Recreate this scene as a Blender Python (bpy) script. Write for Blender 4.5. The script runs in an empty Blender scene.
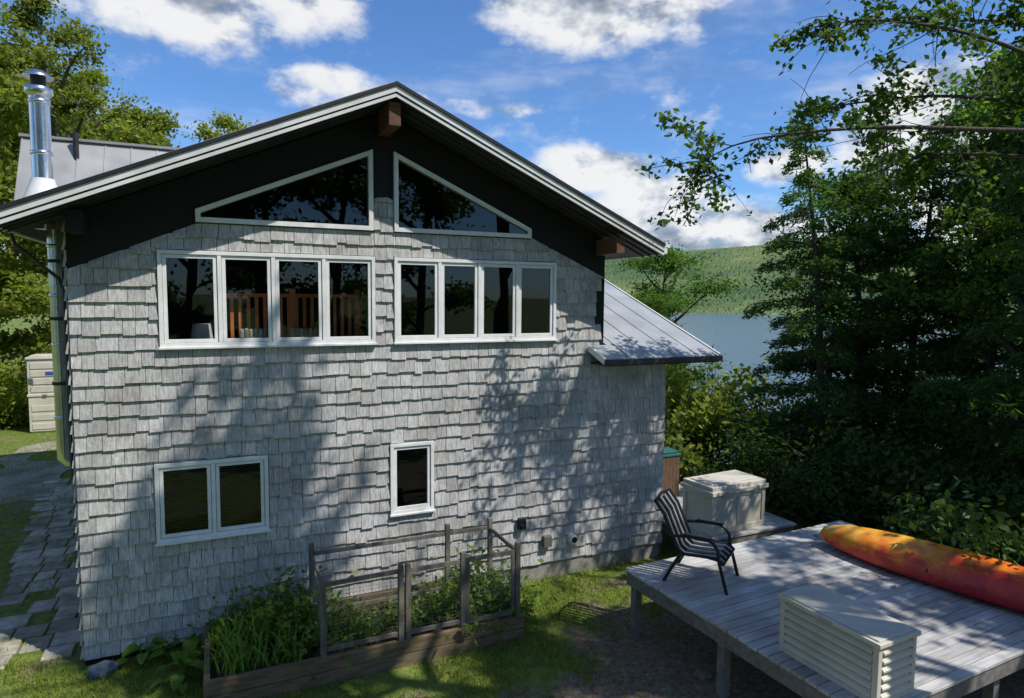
import bpy, math, random
import numpy as np
from mathutils import Vector, Matrix
random.seed(7); rng=np.random.default_rng(7)
scene=bpy.context.scene; COL=scene.collection
# ------------------------------------------------------------------ materials
def newmat(name):
    m=bpy.data.materials.new(name); m.use_nodes=True; nt=m.node_tree; nt.nodes.clear()
    return m,nt,nt.nodes,nt.links
def ramp(N,stops):
    r=N.new('ShaderNodeValToRGB'); e=r.color_ramp.elements
    e[0].position=stops[0][0]; e[0].color=(*stops[0][1],1)
    e[1].position=stops[-1][0]; e[1].color=(*stops[-1][1],1)
    for p,c in stops[1:-1]:
        k=e.new(p); k.color=(*c,1)
    return r
def M(name,a,b=None,rough=.7,scale=6,metal=0,bump=0,bscale=40,island=0,stretch=None,detail=4,spec=.4,dirt=None):
    if b is None: b=tuple(c*.75 for c in a)
    m,nt,N,L=newmat(name)
    out=N.new('ShaderNodeOutputMaterial'); p=N.new('ShaderNodeBsdfPrincipled'); L.new(p.outputs[0],out.inputs[0])
    tc=N.new('ShaderNodeTexCoord'); vec=tc.outputs['Object']
    if stretch:
        mp=N.new('ShaderNodeMapping'); mp.inputs['Scale'].default_value=stretch; L.new(vec,mp.inputs[0]); vec=mp.outputs[0]
    n=N.new('ShaderNodeTexNoise'); n.inputs['Scale'].default_value=scale; n.inputs['Detail'].default_value=detail; L.new(vec,n.inputs['Vector'])
    r=ramp(N,[(.32,b),(.68,a)]); L.new(n.outputs[0],r.inputs[0]); col=r.outputs[0]
    if island:
        g=N.new('ShaderNodeNewGeometry'); mr=N.new('ShaderNodeMapRange'); mr.inputs[3].default_value=1-island; mr.inputs[4].default_value=1+island
        L.new(g.outputs['Random Per Island'],mr.inputs[0])
        mx=N.new('ShaderNodeVectorMath'); mx.operation='SCALE'; L.new(col,mx.inputs[0]); L.new(mr.outputs[0],mx.inputs['Scale']); col=mx.outputs[0]
    if dirt:
        n2=N.new('ShaderNodeTexNoise'); n2.inputs['Scale'].default_value=1.3; n2.inputs['Detail'].default_value=4; L.new(tc.outputs['Object'],n2.inputs['Vector'])
        r2=ramp(N,[(.45,(1,1,1)),(.75,dirt)]); L.new(n2.outputs[0],r2.inputs[0])
        mm=N.new('ShaderNodeVectorMath'); mm.operation='MULTIPLY'; L.new(col,mm.inputs[0]); L.new(r2.outputs[0],mm.inputs[1]); col=mm.outputs[0]
    L.new(col,p.inputs['Base Color']); p.inputs['Roughness'].default_value=rough; p.inputs['Metallic'].default_value=metal
    p.inputs['Specular IOR Level'].default_value=spec
    if bump:
        nb=N.new('ShaderNodeTexNoise'); nb.inputs['Scale'].default_value=bscale; nb.inputs['Detail'].default_value=2; L.new(vec,nb.inputs['Vector'])
        bp=N.new('ShaderNodeBump'); bp.inputs['Strength'].default_value=bump; bp.inputs['Distance'].default_value=.02; L.new(nb.outputs[0],bp.inputs['Height']); L.new(bp.outputs[0],p.inputs['Normal'])
    return m
def leafmat(name,c1,c2,c3,trans=.35,rough=.55):
    m,nt,N,L=newmat(name)
    out=N.new('ShaderNodeOutputMaterial'); p=N.new('ShaderNodeBsdfPrincipled'); p.inputs['Roughness'].default_value=rough; p.inputs['Specular IOR Level'].default_value=.3
    t=N.new('ShaderNodeBsdfTranslucent'); mx=N.new('ShaderNodeMixShader'); mx.inputs[0].default_value=trans
    g=N.new('ShaderNodeNewGeometry'); r=ramp(N,[(0,c1),(.5,c2),(1,c3)]); L.new(g.outputs['Random Per Island'],r.inputs[0])
    oi=N.new('ShaderNodeObjectInfo'); mr=N.new('ShaderNodeMapRange'); mr.inputs[3].default_value=.75; mr.inputs[4].default_value=1.25; L.new(oi.outputs['Random'],mr.inputs[0])
    sc=N.new('ShaderNodeVectorMath'); sc.operation='SCALE'; L.new(r.outputs[0],sc.inputs[0]); L.new(mr.outputs[0],sc.inputs['Scale'])
    L.new(sc.outputs[0],p.inputs['Base Color'])
    s2=N.new('ShaderNodeVectorMath'); s2.operation='MULTIPLY'; L.new(sc.outputs[0],s2.inputs[0]); s2.inputs[1].default_value=(1.7,1.8,.8); L.new(s2.outputs[0],t.inputs[0])
    L.new(p.outputs[0],mx.inputs[1]); L.new(t.outputs[0],mx.inputs[2]); L.new(mx.outputs[0],out.inputs[0]); return m
def glassmat(name,refl=1.0):
    m,nt,N,L=newmat(name)
    out=N.new('ShaderNodeOutputMaterial'); tr=N.new('ShaderNodeBsdfTransparent'); tr.inputs[0].default_value=(.75,.78,.78,1)
    gl=N.new('ShaderNodeBsdfGlossy'); gl.inputs['Roughness'].default_value=.01; gl.inputs[0].default_value=(.9,.95,1,1)
    fr=N.new('ShaderNodeFresnel'); fr.inputs[0].default_value=1.5; mx=N.new('ShaderNodeMixShader')
    L.new(fr.outputs[0],mx.inputs[0]); L.new(tr.outputs[0],mx.inputs[1]); L.new(gl.outputs[0],mx.inputs[2]); L.new(mx.outputs[0],out.inputs[0]); return m
mShingle=M('weathered_cedar_shingle',(.60,.585,.565),(.35,.342,.33),rough=.85,scale=5,bump=.6,bscale=22,island=.15,stretch=(9,9,.9),dirt=(.65,.63,.61))
mDarkWall=M('dark_shade_board',(.012,.012,.012),rough=.8,scale=3)  # near-black colour stands in for deep shade on the shingles under the rake
mWhite=M('white_trim',(.78,.78,.77),(.68,.68,.67),rough=.5,scale=9,dirt=(.85,.84,.82))
mFascia=M('white_fascia',(.74,.74,.74),(.58,.58,.57),rough=.55,scale=3,dirt=(.75,.74,.72))
mSoffit=M('soffit_board',(.04,.04,.04),(.02,.02,.02),rough=.7)
mRoof=M('grey_metal_roofing',(.43,.45,.46),(.35,.37,.38),rough=.55,scale=1.5,metal=.3,dirt=(.8,.8,.8))
mRoofL=M('light_metal_roofing',(.36,.36,.355),(.28,.28,.28),rough=.5,scale=1.5,metal=.3,dirt=(.8,.8,.8))
mDarkMetal=M('dark_metal_edge',(.04,.04,.045),rough=.45,metal=.4)
mSteel=M('stainless_steel',(.72,.73,.75),(.55,.56,.58),rough=.22,scale=3,metal=1,bump=.15,bscale=6)
mBeam=M('brown_timber',(.15,.065,.035),(.08,.04,.02),rough=.7,stretch=(1,8,8))
mConcrete=M('concrete',(.33,.31,.28),(.22,.21,.19),rough=.9,bump=.4,dirt=(.5,.5,.45))
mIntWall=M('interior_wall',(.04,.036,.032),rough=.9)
mIntFloor=M('interior_floor',(.12,.06,.03),rough=.5)
mOrange=M('red_brown_pine',(.80,.24,.08),(.60,.16,.05),rough=.45)
mGlass=glassmat('window_glass')
mBlind=M('blue_grey_blind',(.14,.175,.19),rough=.6)
mDeck=M('weathered_deck_board',(.54,.53,.52),(.34,.335,.325),rough=.55,scale=3,island=.2,stretch=(.8,9,9),bump=.3,bscale=30,dirt=(.6,.57,.52))
mDeckF=M('deck_framing',(.2,.19,.18),(.12,.11,.1),rough=.8,stretch=(2,2,2))
mBedWood=M('bed_timber',(.23,.16,.10),(.12,.083,.052),rough=.85,scale=4,stretch=(1,6,6),bump=.4,dirt=(.6,.65,.5))
mFence=M('weathered_fence_wood',(.19,.165,.14),(.095,.08,.067),rough=.85,scale=5,stretch=(3,3,1),bump=.4)
mWire=M('galvanised_wire',(.22,.22,.22),rough=.5,metal=.5)
mSoil=M('soil',(.05,.035,.022),(.02,.014,.01),rough=1,scale=14,bump=1)
mCream=M('cream_plastic',(.62,.59,.51),(.52,.49,.42),rough=.5,scale=3,dirt=(.78,.75,.68))
mCreamD=M('tan_plastic',(.40,.37,.30),(.33,.30,.24),rough=.5)
mCreamS=M('shadow_plastic',(.16,.15,.13),rough=.6)
mBlue=M('blue_label',(.04,.10,.35),rough=.5)
mBlack=M('black_powdercoat',(.02,.02,.022),rough=.35,metal=.2)
mStrap=M('grey_strap',(.34,.34,.35),(.25,.25,.255),rough=.35,metal=.2)
mTeal=M('teal_plastic',(.03,.14,.13),rough=.45)
mBrown=M('brown_wood',(.17,.10,.06),(.1,.06,.035),rough=.8,stretch=(6,6,1))
mRock=M('blue_grey_rock',(.16,.19,.23),(.08,.095,.12),rough=.75,scale=6,bump=.6,bscale=12)
mRock2=M('brown_rock',(.22,.19,.15),(.12,.1,.08),rough=.85,scale=6,bump=.6,bscale=12)
mBark=M('bark',(.12,.10,.08),(.06,.05,.04),rough=.95,scale=8,stretch=(3,3,.7),bump=.8,bscale=15)
mStone=M('paving_slab',(.50,.455,.38),(.27,.25,.20),rough=.85,scale=6,island=.25,bump=.5,dirt=(.38,.44,.28))
mLeafDark=leafmat('leaf_dark',(.042,.095,.013),(.075,.15,.021),(.13,.21,.034),.52)
mLeafShrub=leafmat('shrub_leaf',(.026,.058,.011),(.044,.088,.015),(.07,.125,.021),.35)
mLeafNeedle=leafmat('needle_dark',(.038,.080,.024),(.062,.122,.030),(.095,.165,.038),.48)
mLeafMid=leafmat('leaf_mid',(.045,.10,.014),(.08,.15,.022),(.13,.20,.035),.48)
mLeafLight=leafmat('leaf_light',(.11,.15,.02),(.18,.22,.035),(.27,.28,.05),.5)
mGrass=leafmat('grass_blade',(.10,.155,.018),(.17,.22,.026),(.25,.26,.05),.35)
mPlant=leafmat('plant_leaf',(.07,.15,.018),(.12,.22,.027),(.18,.27,.042),.4)
# ------------------------------------------------------------------ mesh helpers
class MB:
    def __init__(s): s.v=[];s.f=[];s.m=[];s.sm=[]
    def add(s,vs,fs,mi=0,smooth=False):
        o=len(s.v); s.v+= [tuple(x) for x in vs]; s.f+=[tuple(i+o for i in f) for f in fs]; s.m+=[mi]*len(fs); s.sm+=[smooth]*len(fs)
    def box(s,x0,x1,y0,y1,z0,z1,mi=0,T=None):
        vs=[(x0,y0,z0),(x1,y0,z0),(x1,y1,z0),(x0,y1,z0),(x0,y0,z1),(x1,y0,z1),(x1,y1,z1),(x0,y1,z1)]
        if T is not None: vs=[tuple(T@Vector(v)) for v in vs]
        s.add(vs,[(0,3,2,1),(4,5,6,7),(0,1,5,4),(1,2,6,5),(2,3,7,6),(3,0,4,7)],mi)
    def beam(s,a,b,w,h,mi=0,up=(0,0,1)):
        a=Vector(a);b=Vector(b);d=b-a;L=d.length;d.normalize();u=Vector(up)
        if abs(d.dot(u))>.98: u=Vector((0,1,0))
        sd=d.cross(u).normalized();u=sd.cross(d)
        T=Matrix((( d.x,sd.x,u.x,a.x),(d.y,sd.y,u.y,a.y),(d.z,sd.z,u.z,a.z),(0,0,0,1)))
        s.box(0,L,-w/2,w/2,-h/2,h/2,mi,T)
    def tube(s,pts,rad,n=8,mi=0,cap=True):
        P=[Vector(p) for p in pts]
        if not hasattr(rad,'__len__'): rad=[rad]*len(P)
        rings=[];prev=None
        for i,p in enumerate(P):
            d=(P[min(i+1,len(P)-1)]-P[max(i-1,0)])
            if d.length<1e-9: d=Vector((0,0,1))
            d.normalize()
            if prev is None:
                a=Vector((0,0,1)) if abs(d.z)<.9 else Vector((1,0,0)); x=d.cross(a).normalized()
            else:
                x=(prev-d*prev.dot(d)); x=x.normalized() if x.length>1e-6 else d.orthogonal().normalized()
            prev=x;y=d.cross(x)
            rings.append([p+(x*math.cos(2*math.pi*k/n)+y*math.sin(2*math.pi*k/n))*rad[i] for k in range(n)])
        vs=[q for r in rings for q in r];fs=[]
        for i in range(len(P)-1):
            for k in range(n):
                fs.append((i*n+k,i*n+(k+1)%n,(i+1)*n+(k+1)%n,(i+1)*n+k))
        s.add(vs,fs,mi,True)
        if cap: s.add(rings[0],[tuple(range(n))[::-1]],mi); s.add(rings[-1],[tuple(range(n))],mi)
    def prism(s,poly,y0,y1,mi=0):   # poly in xz
        n=len(poly); vs=[(x,y0,z) for x,z in poly]+[(x,y1,z) for x,z in poly]
        fs=[tuple(range(n)),tuple(range(2*n-1,n-1,-1))]+[(i,n+i,n+(i+1)%n,(i+1)%n) for i in range(n)]
        s.add(vs,fs,mi)
    def obj(s,name,mats,bevel=0,T=None,recalc=True):
        me=bpy.data.meshes.new(name); me.from_pydata([tuple(v) for v in s.v],[],s.f)
        if not isinstance(mats,(list,tuple)): mats=[mats]
        for m in mats: me.materials.append(m)
        me.polygons.foreach_set('material_index',s.m); me.polygons.foreach_set('use_smooth',s.sm)
        if recalc:
            import bmesh
            bm=bmesh.new(); bm.from_mesh(me); bmesh.ops.recalc_face_normals(bm,faces=bm.faces); bm.to_mesh(me); bm.free()
        me.update(); o=bpy.data.objects.new(name,me); COL.objects.link(o)
        if T is not None: o.matrix_basis=T
        if bevel:
            b=o.modifiers.new('bevel','BEVEL'); b.width=bevel; b.segments=2; b.limit_method='ANGLE'; b.angle_limit=math.radians(40)
        return o
def quads(name,V,mat,nper=4,smooth=False):
    """V: (N,nper,3) array of polygons"""
    n=len(V); me=bpy.data.meshes.new(name); me.vertices.add(n*nper); me.vertices.foreach_set('co',V.reshape(-1).astype(np.float32))
    me.loops.add(n*nper); me.loops.foreach_set('vertex_index',np.arange(n*nper,dtype=np.int32))
    me.polygons.add(n); me.polygons.foreach_set('loop_start',np.arange(0,n*nper,nper,dtype=np.int32))
    me.materials.append(mat); me.update(calc_edges=True); me.validate()
    o=bpy.data.objects.new(name,me); COL.objects.link(o); return o
def WM(o):
    m=o.matrix_basis.copy()
    return (WM(o.parent)@o.matrix_parent_inverse@m) if o.parent else m
def par(c,p):
    w=WM(p).inverted(); c.parent=p; c.matrix_parent_inverse=w; return c
def lab(o,label,cat,group=None):
    o['label']=label;o['category']=cat
    if group:o['group']=group
    return o
def empty(name,loc=(0,0,0)):
    e=bpy.data.objects.new(name,None); e.empty_display_size=.2; e.location=loc; COL.objects.link(e); return e
def struct(o): o['kind']='structure'; return o
def nrm(a): return a/np.maximum(np.linalg.norm(a,axis=-1,keepdims=True),1e-9)
def leaves(C,size,aspect=.55,upbias=.6,R=None,axis=None,droop=0.,jit=.35):
    R=R or rng
    n=len(C); nn=nrm(R.normal(size=(n,3))+np.array([0,0,upbias]))
    a=R.normal(size=(n,3)) if axis is None else axis+R.normal(size=(n,3))*jit
    a[:,2]-=droop; a=nrm(a-nn*np.sum(a*nn,1,keepdims=True)); b=np.cross(nn,a)
    L=size*R.uniform(.6,1.35,size=(n,1)); W=L*aspect
    return np.stack([C-a*L*.5,C+b*W*.5-a*L*.05,C+a*L*.5,C-b*W*.5-a*L*.05],1)
# ------------------------------------------------------------------ camera
D,H,th,pt,rl,FL=9.2806,4.5236,.4283,-.0790,.0081,651.59
fw=Vector((math.sin(th)*math.cos(pt),math.cos(th)*math.cos(pt),math.sin(pt)))
rt=Vector((math.cos(th),-math.sin(th),0)); up=rt.cross(fw)
Rv=math.cos(rl)*rt+math.sin(rl)*up; Uv=-math.sin(rl)*rt+math.cos(rl)*up
cd=bpy.data.cameras.new('camera'); cam=bpy.data.objects.new('camera',cd); COL.objects.link(cam)
cam.matrix_world=Matrix(((Rv.x,Uv.x,-fw.x,0),(Rv.y,Uv.y,-fw.y,-D),(Rv.z,Uv.z,-fw.z,H),(0,0,0,1)))
cd.sensor_width=36; cd.lens=FL*36/1024; cd.clip_end=6000; cd.clip_start=.05; scene.camera=cam
# ------------------------------------------------------------------ light and sky
SUN_EL,SUN_AZ=54.,140.
sd=Vector((math.sin(math.radians(SUN_AZ))*math.cos(math.radians(SUN_EL)),math.cos(math.radians(SUN_AZ))*math.cos(math.radians(SUN_EL)),math.sin(math.radians(SUN_EL))))
sl=bpy.data.lights.new('sun','SUN'); sl.energy=5.0; sl.angle=math.radians(.53); sl.color=(1,.955,.88)
so=bpy.data.objects.new('sun',sl); so.rotation_euler=sd.to_track_quat('Z','Y').to_euler(); so.location=sd*50; COL.objects.link(so)
w=bpy.data.worlds.new('World'); scene.world=w; w.use_nodes=True; nt=w.node_tree; N=nt.nodes; L=nt.links; N.clear()
out=N.new('ShaderNodeOutputWorld'); sky=N.new('ShaderNodeTexSky'); sky.sky_type='NISHITA'; sky.sun_disc=False
sky.sun_elevation=math.radians(SUN_EL); sky.sun_rotation=math.radians(SUN_AZ); sky.altitude=300; sky.air_density=1.0; sky.dust_density=.4; sky.ozone_density=2.0
hs=N.new('ShaderNodeVectorMath'); hs.operation='MULTIPLY'; hs.inputs[1].default_value=(.66,.96,1.32); L.new(sky.outputs[0],hs.inputs[0])
bg=N.new('ShaderNodeBackground'); bg.inputs[1].default_value=.125; L.new(hs.outputs[0],bg.inputs[0])
def mth(op,a,b=None,c=None):
    n=N.new('ShaderNodeMath'); n.operation=op
    for i,x in enumerate([a,b,c]):
        if x is None: continue
        if isinstance(x,(int,float)): n.inputs[i].default_value=x
        else: L.new(x,n.inputs[i])
    return n.outputs[0]
tc=N.new('ShaderNodeTexCoord'); sp=N.new('ShaderNodeSeparateXYZ'); L.new(tc.outputs['Generated'],sp.inputs[0])
az=mth('MULTIPLY',mth('ARCTAN2',sp.outputs[0],sp.outputs[1]),180/math.pi); el=mth('MULTIPLY',mth('ARCSINE',sp.outputs[2]),180/math.pi)
blobs=[(32,24.5,10,4.6,1.05),(-1,22.5,12,5.0,.92),(8.2,16.6,4.6,1.9,.9),(17,15.8,9,.8,.6),(31,10.6,5,2.0,1.0),(36,8.0,5.5,2.4,1.05),(42,5.8,6.5,2.4,1.05),(47.5,4.6,6,2.2,1),(47,10.5,3,1.5,.9),
 (58,12,7,5.5,1.1),(64,9,8,8,1.1),(-60,16,24,7,1),(110,18,26,8,1),(-160,18,24,8,1)]
mask=None
for a0,e0,ra,re,wt in blobs:
    vm=N.new('ShaderNodeCombineXYZ')
    L.new(mth('MULTIPLY_ADD',az,1/ra,-a0/ra),vm.inputs[0]); L.new(mth('MULTIPLY_ADD',el,1/re,-e0/re),vm.inputs[1])
    ln=N.new('ShaderNodeVectorMath'); ln.operation='LENGTH'; L.new(vm.outputs[0],ln.inputs[0])
    k=mth('MULTIPLY_ADD',ln.outputs['Value'],-wt,1.4*wt); k=mth('MINIMUM',k,.72*wt); mask=mth('MAXIMUM',k,0.) if mask is None else mth('MAXIMUM',mask,k)
def skynoise(off,scale,detail=9,rough=.6,sc=(1,1,1.7)):
    mp=N.new('ShaderNodeMapping'); mp.inputs['Location'].default_value=off; mp.inputs['Scale'].default_value=sc; L.new(tc.outputs['Generated'],mp.inputs[0])
    n=N.new('ShaderNodeTexNoise'); n.inputs['Scale'].default_value=scale; n.inputs['Detail'].default_value=detail; n.inputs['Roughness'].default_value=rough; L.new(mp.outputs[0],n.inputs['Vector']); return n.outputs[0]
n1=skynoise((3.1,1.2,.4),8,6); n2=skynoise((3.1-.012,1.2+.012,.4-.035),8,4); n3=skynoise((1.1,4.2,2.4),3.2,2,.55)
n4=skynoise((5.1,.2,7.4),3.0,4,.62,(1.,1.,4.5))
dens=mth('ADD',mth('ADD',mask,mth('MULTIPLY',mth('SUBTRACT',n1,.5),2.0)),mth('MULTIPLY',mth('SUBTRACT',n3,.5),.4))
mr=N.new('ShaderNodeMapRange'); mr.interpolation_type='SMOOTHSTEP'; mr.inputs[1].default_value=.14; mr.inputs[2].default_value=.72; L.new(dens,mr.inputs[0])
shade=mth('ADD',mth('MULTIPLY',mth('SUBTRACT',n1,n2),4.0),.76)
thick=mth('SUBTRACT',shade,mth('MULTIPLY',mth('MAXIMUM',mth('SUBTRACT',dens,.72),0.),.95))
cr=ramp(N,[(0.,(.24,.28,.35)),(.35,(.40,.45,.53)),(.62,(.72,.76,.82)),(.85,(.98,.98,.98))]); L.new(thick,cr.inputs[0])
bc=N.new('ShaderNodeBackground'); bc.inputs[1].default_value=.93; L.new(cr.outputs[0],bc.inputs[0])
mv=N.new('ShaderNodeMapRange'); mv.interpolation_type='SMOOTHSTEP'; mv.inputs[1].default_value=.47; mv.inputs[2].default_value=.78; mv.inputs[4].default_value=.42; L.new(n4,mv.inputs[0])
mxs=N.new('ShaderNodeMixShader'); L.new(mth('MAXIMUM',mth('MULTIPLY',mr.outputs[0],.96),mv.outputs[0]),mxs.inputs[0]); L.new(bg.outputs[0],mxs.inputs[1]); L.new(bc.outputs[0],mxs.inputs[2]); L.new(mxs.outputs[0],out.inputs[0])
scene.view_settings.view_transform='Standard'; scene.view_settings.look='None'; scene.view_settings.exposure=0
# ------------------------------------------------------------------ ground, lake, hills
def sst(a,b,x): t=np.clip((x-a)/(b-a),0,1); return t*t*(3-2*t)
def gh(x,y):
    x=np.asarray(x,float);y=np.asarray(y,float); s=.766*x+.643*y
    h=-.1-7.5*sst(11.,36.,s)*sst(-16,2,x)+.03*np.sin(x*1.3+.5)*np.sin(y*1.1)*sst(0,3,np.abs(y+.6)+0*x)
    h=h+sst(12,120,-x+y*.15)*12
    return h
radii=[0]+list(np.geomspace(.4,3500,110)); na=180
xs=[3.];ys=[-1.]
for r in radii[1:]:
    for k in range(na):
        a=2*math.pi*k/na; xs.append(3+r*math.cos(a)); ys.append(-1+r*math.sin(a))
zs=gh(xs,ys); fs=[(0,1+k,1+(k+1)%na) for k in range(na)]
for i in range(len(radii)-2):
    b=1+i*na
    fs+=[(b+k,b+na+k,b+na+(k+1)%na,b+(k+1)%na) for k in range(na)]
me=bpy.data.meshes.new('ground'); me.from_pydata(list(zip(xs,ys,zs)),[],fs); me.polygons.foreach_set('use_smooth',[True]*len(fs))
g=bpy.data.objects.new('ground',me); COL.objects.link(g); struct(g)
m,nt,N,L=newmat('lawn_and_soil'); out=N.new('ShaderNodeOutputMaterial'); p=N.new('ShaderNodeBsdfPrincipled'); L.new(p.outputs[0],out.inputs[0]); p.inputs['Roughness'].default_value=.95
tc=N.new('ShaderNodeTexCoord')
def nz(scale,det=5,rough=.6):
    n=N.new('ShaderNodeTexNoise'); n.inputs['Scale'].default_value=scale; n.inputs['Detail'].default_value=det; n.inputs['Roughness'].default_value=rough; L.new(tc.outputs['Object'],n.inputs['Vector']); return n.outputs[0]
gr=ramp(N,[(.3,(.065,.105,.014)),(.55,(.14,.19,.027)),(.75,(.23,.23,.055))]); L.new(nz(7),gr.inputs[0])
sr=ramp(N,[(.3,(.08,.058,.038)),(.6,(.21,.16,.115)),(.8,(.38,.31,.24))]); L.new(nz(16),sr.inputs[0])
mk=ramp(N,[(.57,(0,0,0)),(.66,(1,1,1))])
sx=N.new('ShaderNodeSeparateXYZ'); L.new(tc.outputs['Object'],sx.inputs[0])
def mth(op,a,b=None):
    n=N.new('ShaderNodeMath'); n.operation=op
    for i,x in enumerate([a,b]):
        if x is None: continue
        if isinstance(x,(int,float)): n.inputs[i].default_value=x
        else: L.new(x,n.inputs[i])
    return n.outputs[0]
dx=mth('SUBTRACT',sx.outputs[0],6.3); dy=mth('ADD',sx.outputs[1],4.8)
dd=mth('SQRT',mth('ADD',mth('MULTIPLY',dx,dx),mth('MULTIPLY',dy,dy)))
bare=mth('MULTIPLY',mth('MAXIMUM',mth('SUBTRACT',4.1,dd),0.),.18)
L.new(mth('ADD',nz(1.1),mth('MINIMUM',bare,.3)),mk.inputs[0])
mx=N.new('ShaderNodeMix'); mx.data_type='RGBA'; L.new(mk.outputs[0],mx.inputs[0]); L.new(gr.outputs[0],mx.inputs[6]); L.new(sr.outputs[0],mx.inputs[7]); L.new(mx.outputs[2],p.inputs['Base Color'])
bp=N.new('ShaderNodeBump'); bp.inputs['Strength'].default_value=.8; bp.inputs['Distance'].default_value=.03; L.new(nz(30,3),bp.inputs['Height']); L.new(bp.outputs[0],p.inputs['Normal'])
me.materials.append(m)
# lake
m,nt,N,L=newmat('lake_water'); out=N.new('ShaderNodeOutputMaterial'); p=N.new('ShaderNodeBsdfPrincipled'); L.new(p.outputs[0],out.inputs[0])
p.inputs['Base Color'].default_value=(.07,.12,.16,1); p.inputs['Roughness'].default_value=.16; p.inputs['IOR'].default_value=1.33
tc=N.new('ShaderNodeTexCoord'); mp=N.new('ShaderNodeMapping'); mp.inputs['Scale'].default_value=(1,1,1); L.new(tc.outputs['Object'],mp.inputs[0])
n=N.new('ShaderNodeTexNoise'); n.inputs['Scale'].default_value=.9; n.inputs['Detail'].default_value=4; L.new(mp.outputs[0],n.inputs['Vector'])
bp=N.new('ShaderNodeBump'); bp.inputs['Strength'].default_value=.8; bp.inputs['Distance'].default_value=.3; L.new(n.outputs[0],bp.inputs['Height']); L.new(bp.outputs[0],p.inputs['Normal'])
b=MB(); b.add([(-10,-900,-5),(3400,-900,-5),(3400,3000,-5),(-10,3000,-5)],[(0,1,2,3)]); lk=b.obj('lake_water',m); struct(lk)
# far hill
A=np.radians(np.linspace(14,84,520)); Rr=np.geomspace(430,1500,170)
AA,RR=np.meshgrid(A,Rr)
t=np.clip((RR-430)/520,0,1); hp=(t*t*(3-2*t))
ad=np.degrees(AA)
crest=86+9*np.sin(np.radians(ad*5.2+40))-22*sst(50,72,ad)+4*np.sin(np.radians(ad*17))
hz=-6+crest*hp*1.0+1.2*rng.random(AA.shape)+1.6*rng.random(AA.shape)*(RR>440)
X=RR*np.sin(AA);Y=-D+RR*np.cos(AA)
V=np.stack([X,Y,hz],-1).reshape(-1,3); nA=len(A)
i=np.arange(len(Rr)-1)[:,None]*nA+np.arange(nA-1)[None,:]; F=np.stack([i,i+1,i+1+nA,i+nA],-1).reshape(-1,4)
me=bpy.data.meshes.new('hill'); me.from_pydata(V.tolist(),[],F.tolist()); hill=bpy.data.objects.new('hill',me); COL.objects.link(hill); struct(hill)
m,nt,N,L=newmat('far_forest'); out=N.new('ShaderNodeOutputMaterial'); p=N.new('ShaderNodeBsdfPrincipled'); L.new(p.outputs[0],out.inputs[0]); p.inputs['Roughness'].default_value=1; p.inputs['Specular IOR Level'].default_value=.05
tc=N.new('ShaderNodeTexCoord')
a1=N.new('ShaderNodeTexNoise'); a1.inputs['Scale'].default_value=.07; a1.inputs['Detail'].default_value=4; L.new(tc.outputs['Object'],a1.inputs['Vector'])
a2=N.new('ShaderNodeTexNoise'); a2.inputs['Scale'].default_value=.006; a2.inputs['Detail'].default_value=3; L.new(tc.outputs['Object'],a2.inputs['Vector'])
r1=ramp(N,[(.35,(.11,.15,.065)),(.6,(.16,.20,.075)),(.75,(.20,.23,.085))]); L.new(a1.outputs[0],r1.inputs[0])
r2=ramp(N,[(.40,(.5,.62,.75)),(.58,(1,1,1))]); L.new(a2.outputs[0],r2.inputs[0])  # broad bluish patches paint cloud shadows into the forest colour
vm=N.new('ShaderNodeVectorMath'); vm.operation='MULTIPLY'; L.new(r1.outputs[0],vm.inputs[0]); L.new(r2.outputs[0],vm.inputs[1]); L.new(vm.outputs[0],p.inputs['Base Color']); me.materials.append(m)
# ------------------------------------------------------------------ HOUSE
XL,XR,XC=-1.58,5.92,2.22; SL=.438; PK=7.25; EH=4.30; YF=-.72; YB=10.; TH=.13
def under(x): return PK-TH-.02-SL*abs(x-XC)
house=empty('house',(XC,0,-.1)); lab(house,'grey cedar shingled gable house with white window groups','house')
wins=[(-.634,2.078,3.861,5.081),(2.353,4.982,3.861,5.081),(-.746,.607,1.355,2.379),(2.278,2.94,1.326,2.374)]
traps=[[(-.19,5.445),(2.06,5.445),(2.06,6.56),(-.19,5.60)],[(2.36,5.445),(4.53,5.445),(4.53,5.59),(2.36,6.56)]]
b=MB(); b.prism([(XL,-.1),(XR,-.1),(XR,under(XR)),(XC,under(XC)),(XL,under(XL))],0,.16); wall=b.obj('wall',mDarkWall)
cut=MB()
for x0,x1,z0,z1 in wins: cut.box(x0+.03,x1-.03,-.3,.5,z0+.03,z1-.03)
for tp in traps:
    cx=sum(q[0] for q in tp)/4; cz=sum(q[1] for q in tp)/4
    cut.prism([(cx+(q[0]-cx)*.97,cz+(q[1]-cz)*.95) for q in tp],-.3,.5)
co=cut.obj('cutter',mDarkWall); bm_=wall.modifiers.new('b','BOOLEAN'); bm_.object=co; bm_.operation='DIFFERENCE'; bm_.solver='EXACT'
dg=bpy.context.evaluated_depsgraph_get(); nm=bpy.data.meshes.new_from_object(wall.evaluated_get(dg)); wall.modifiers.clear(); wall.data=nm; bpy.data.objects.remove(co,do_unlink=True)
wall.name='gable_wall'; par(wall,house)
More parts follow.
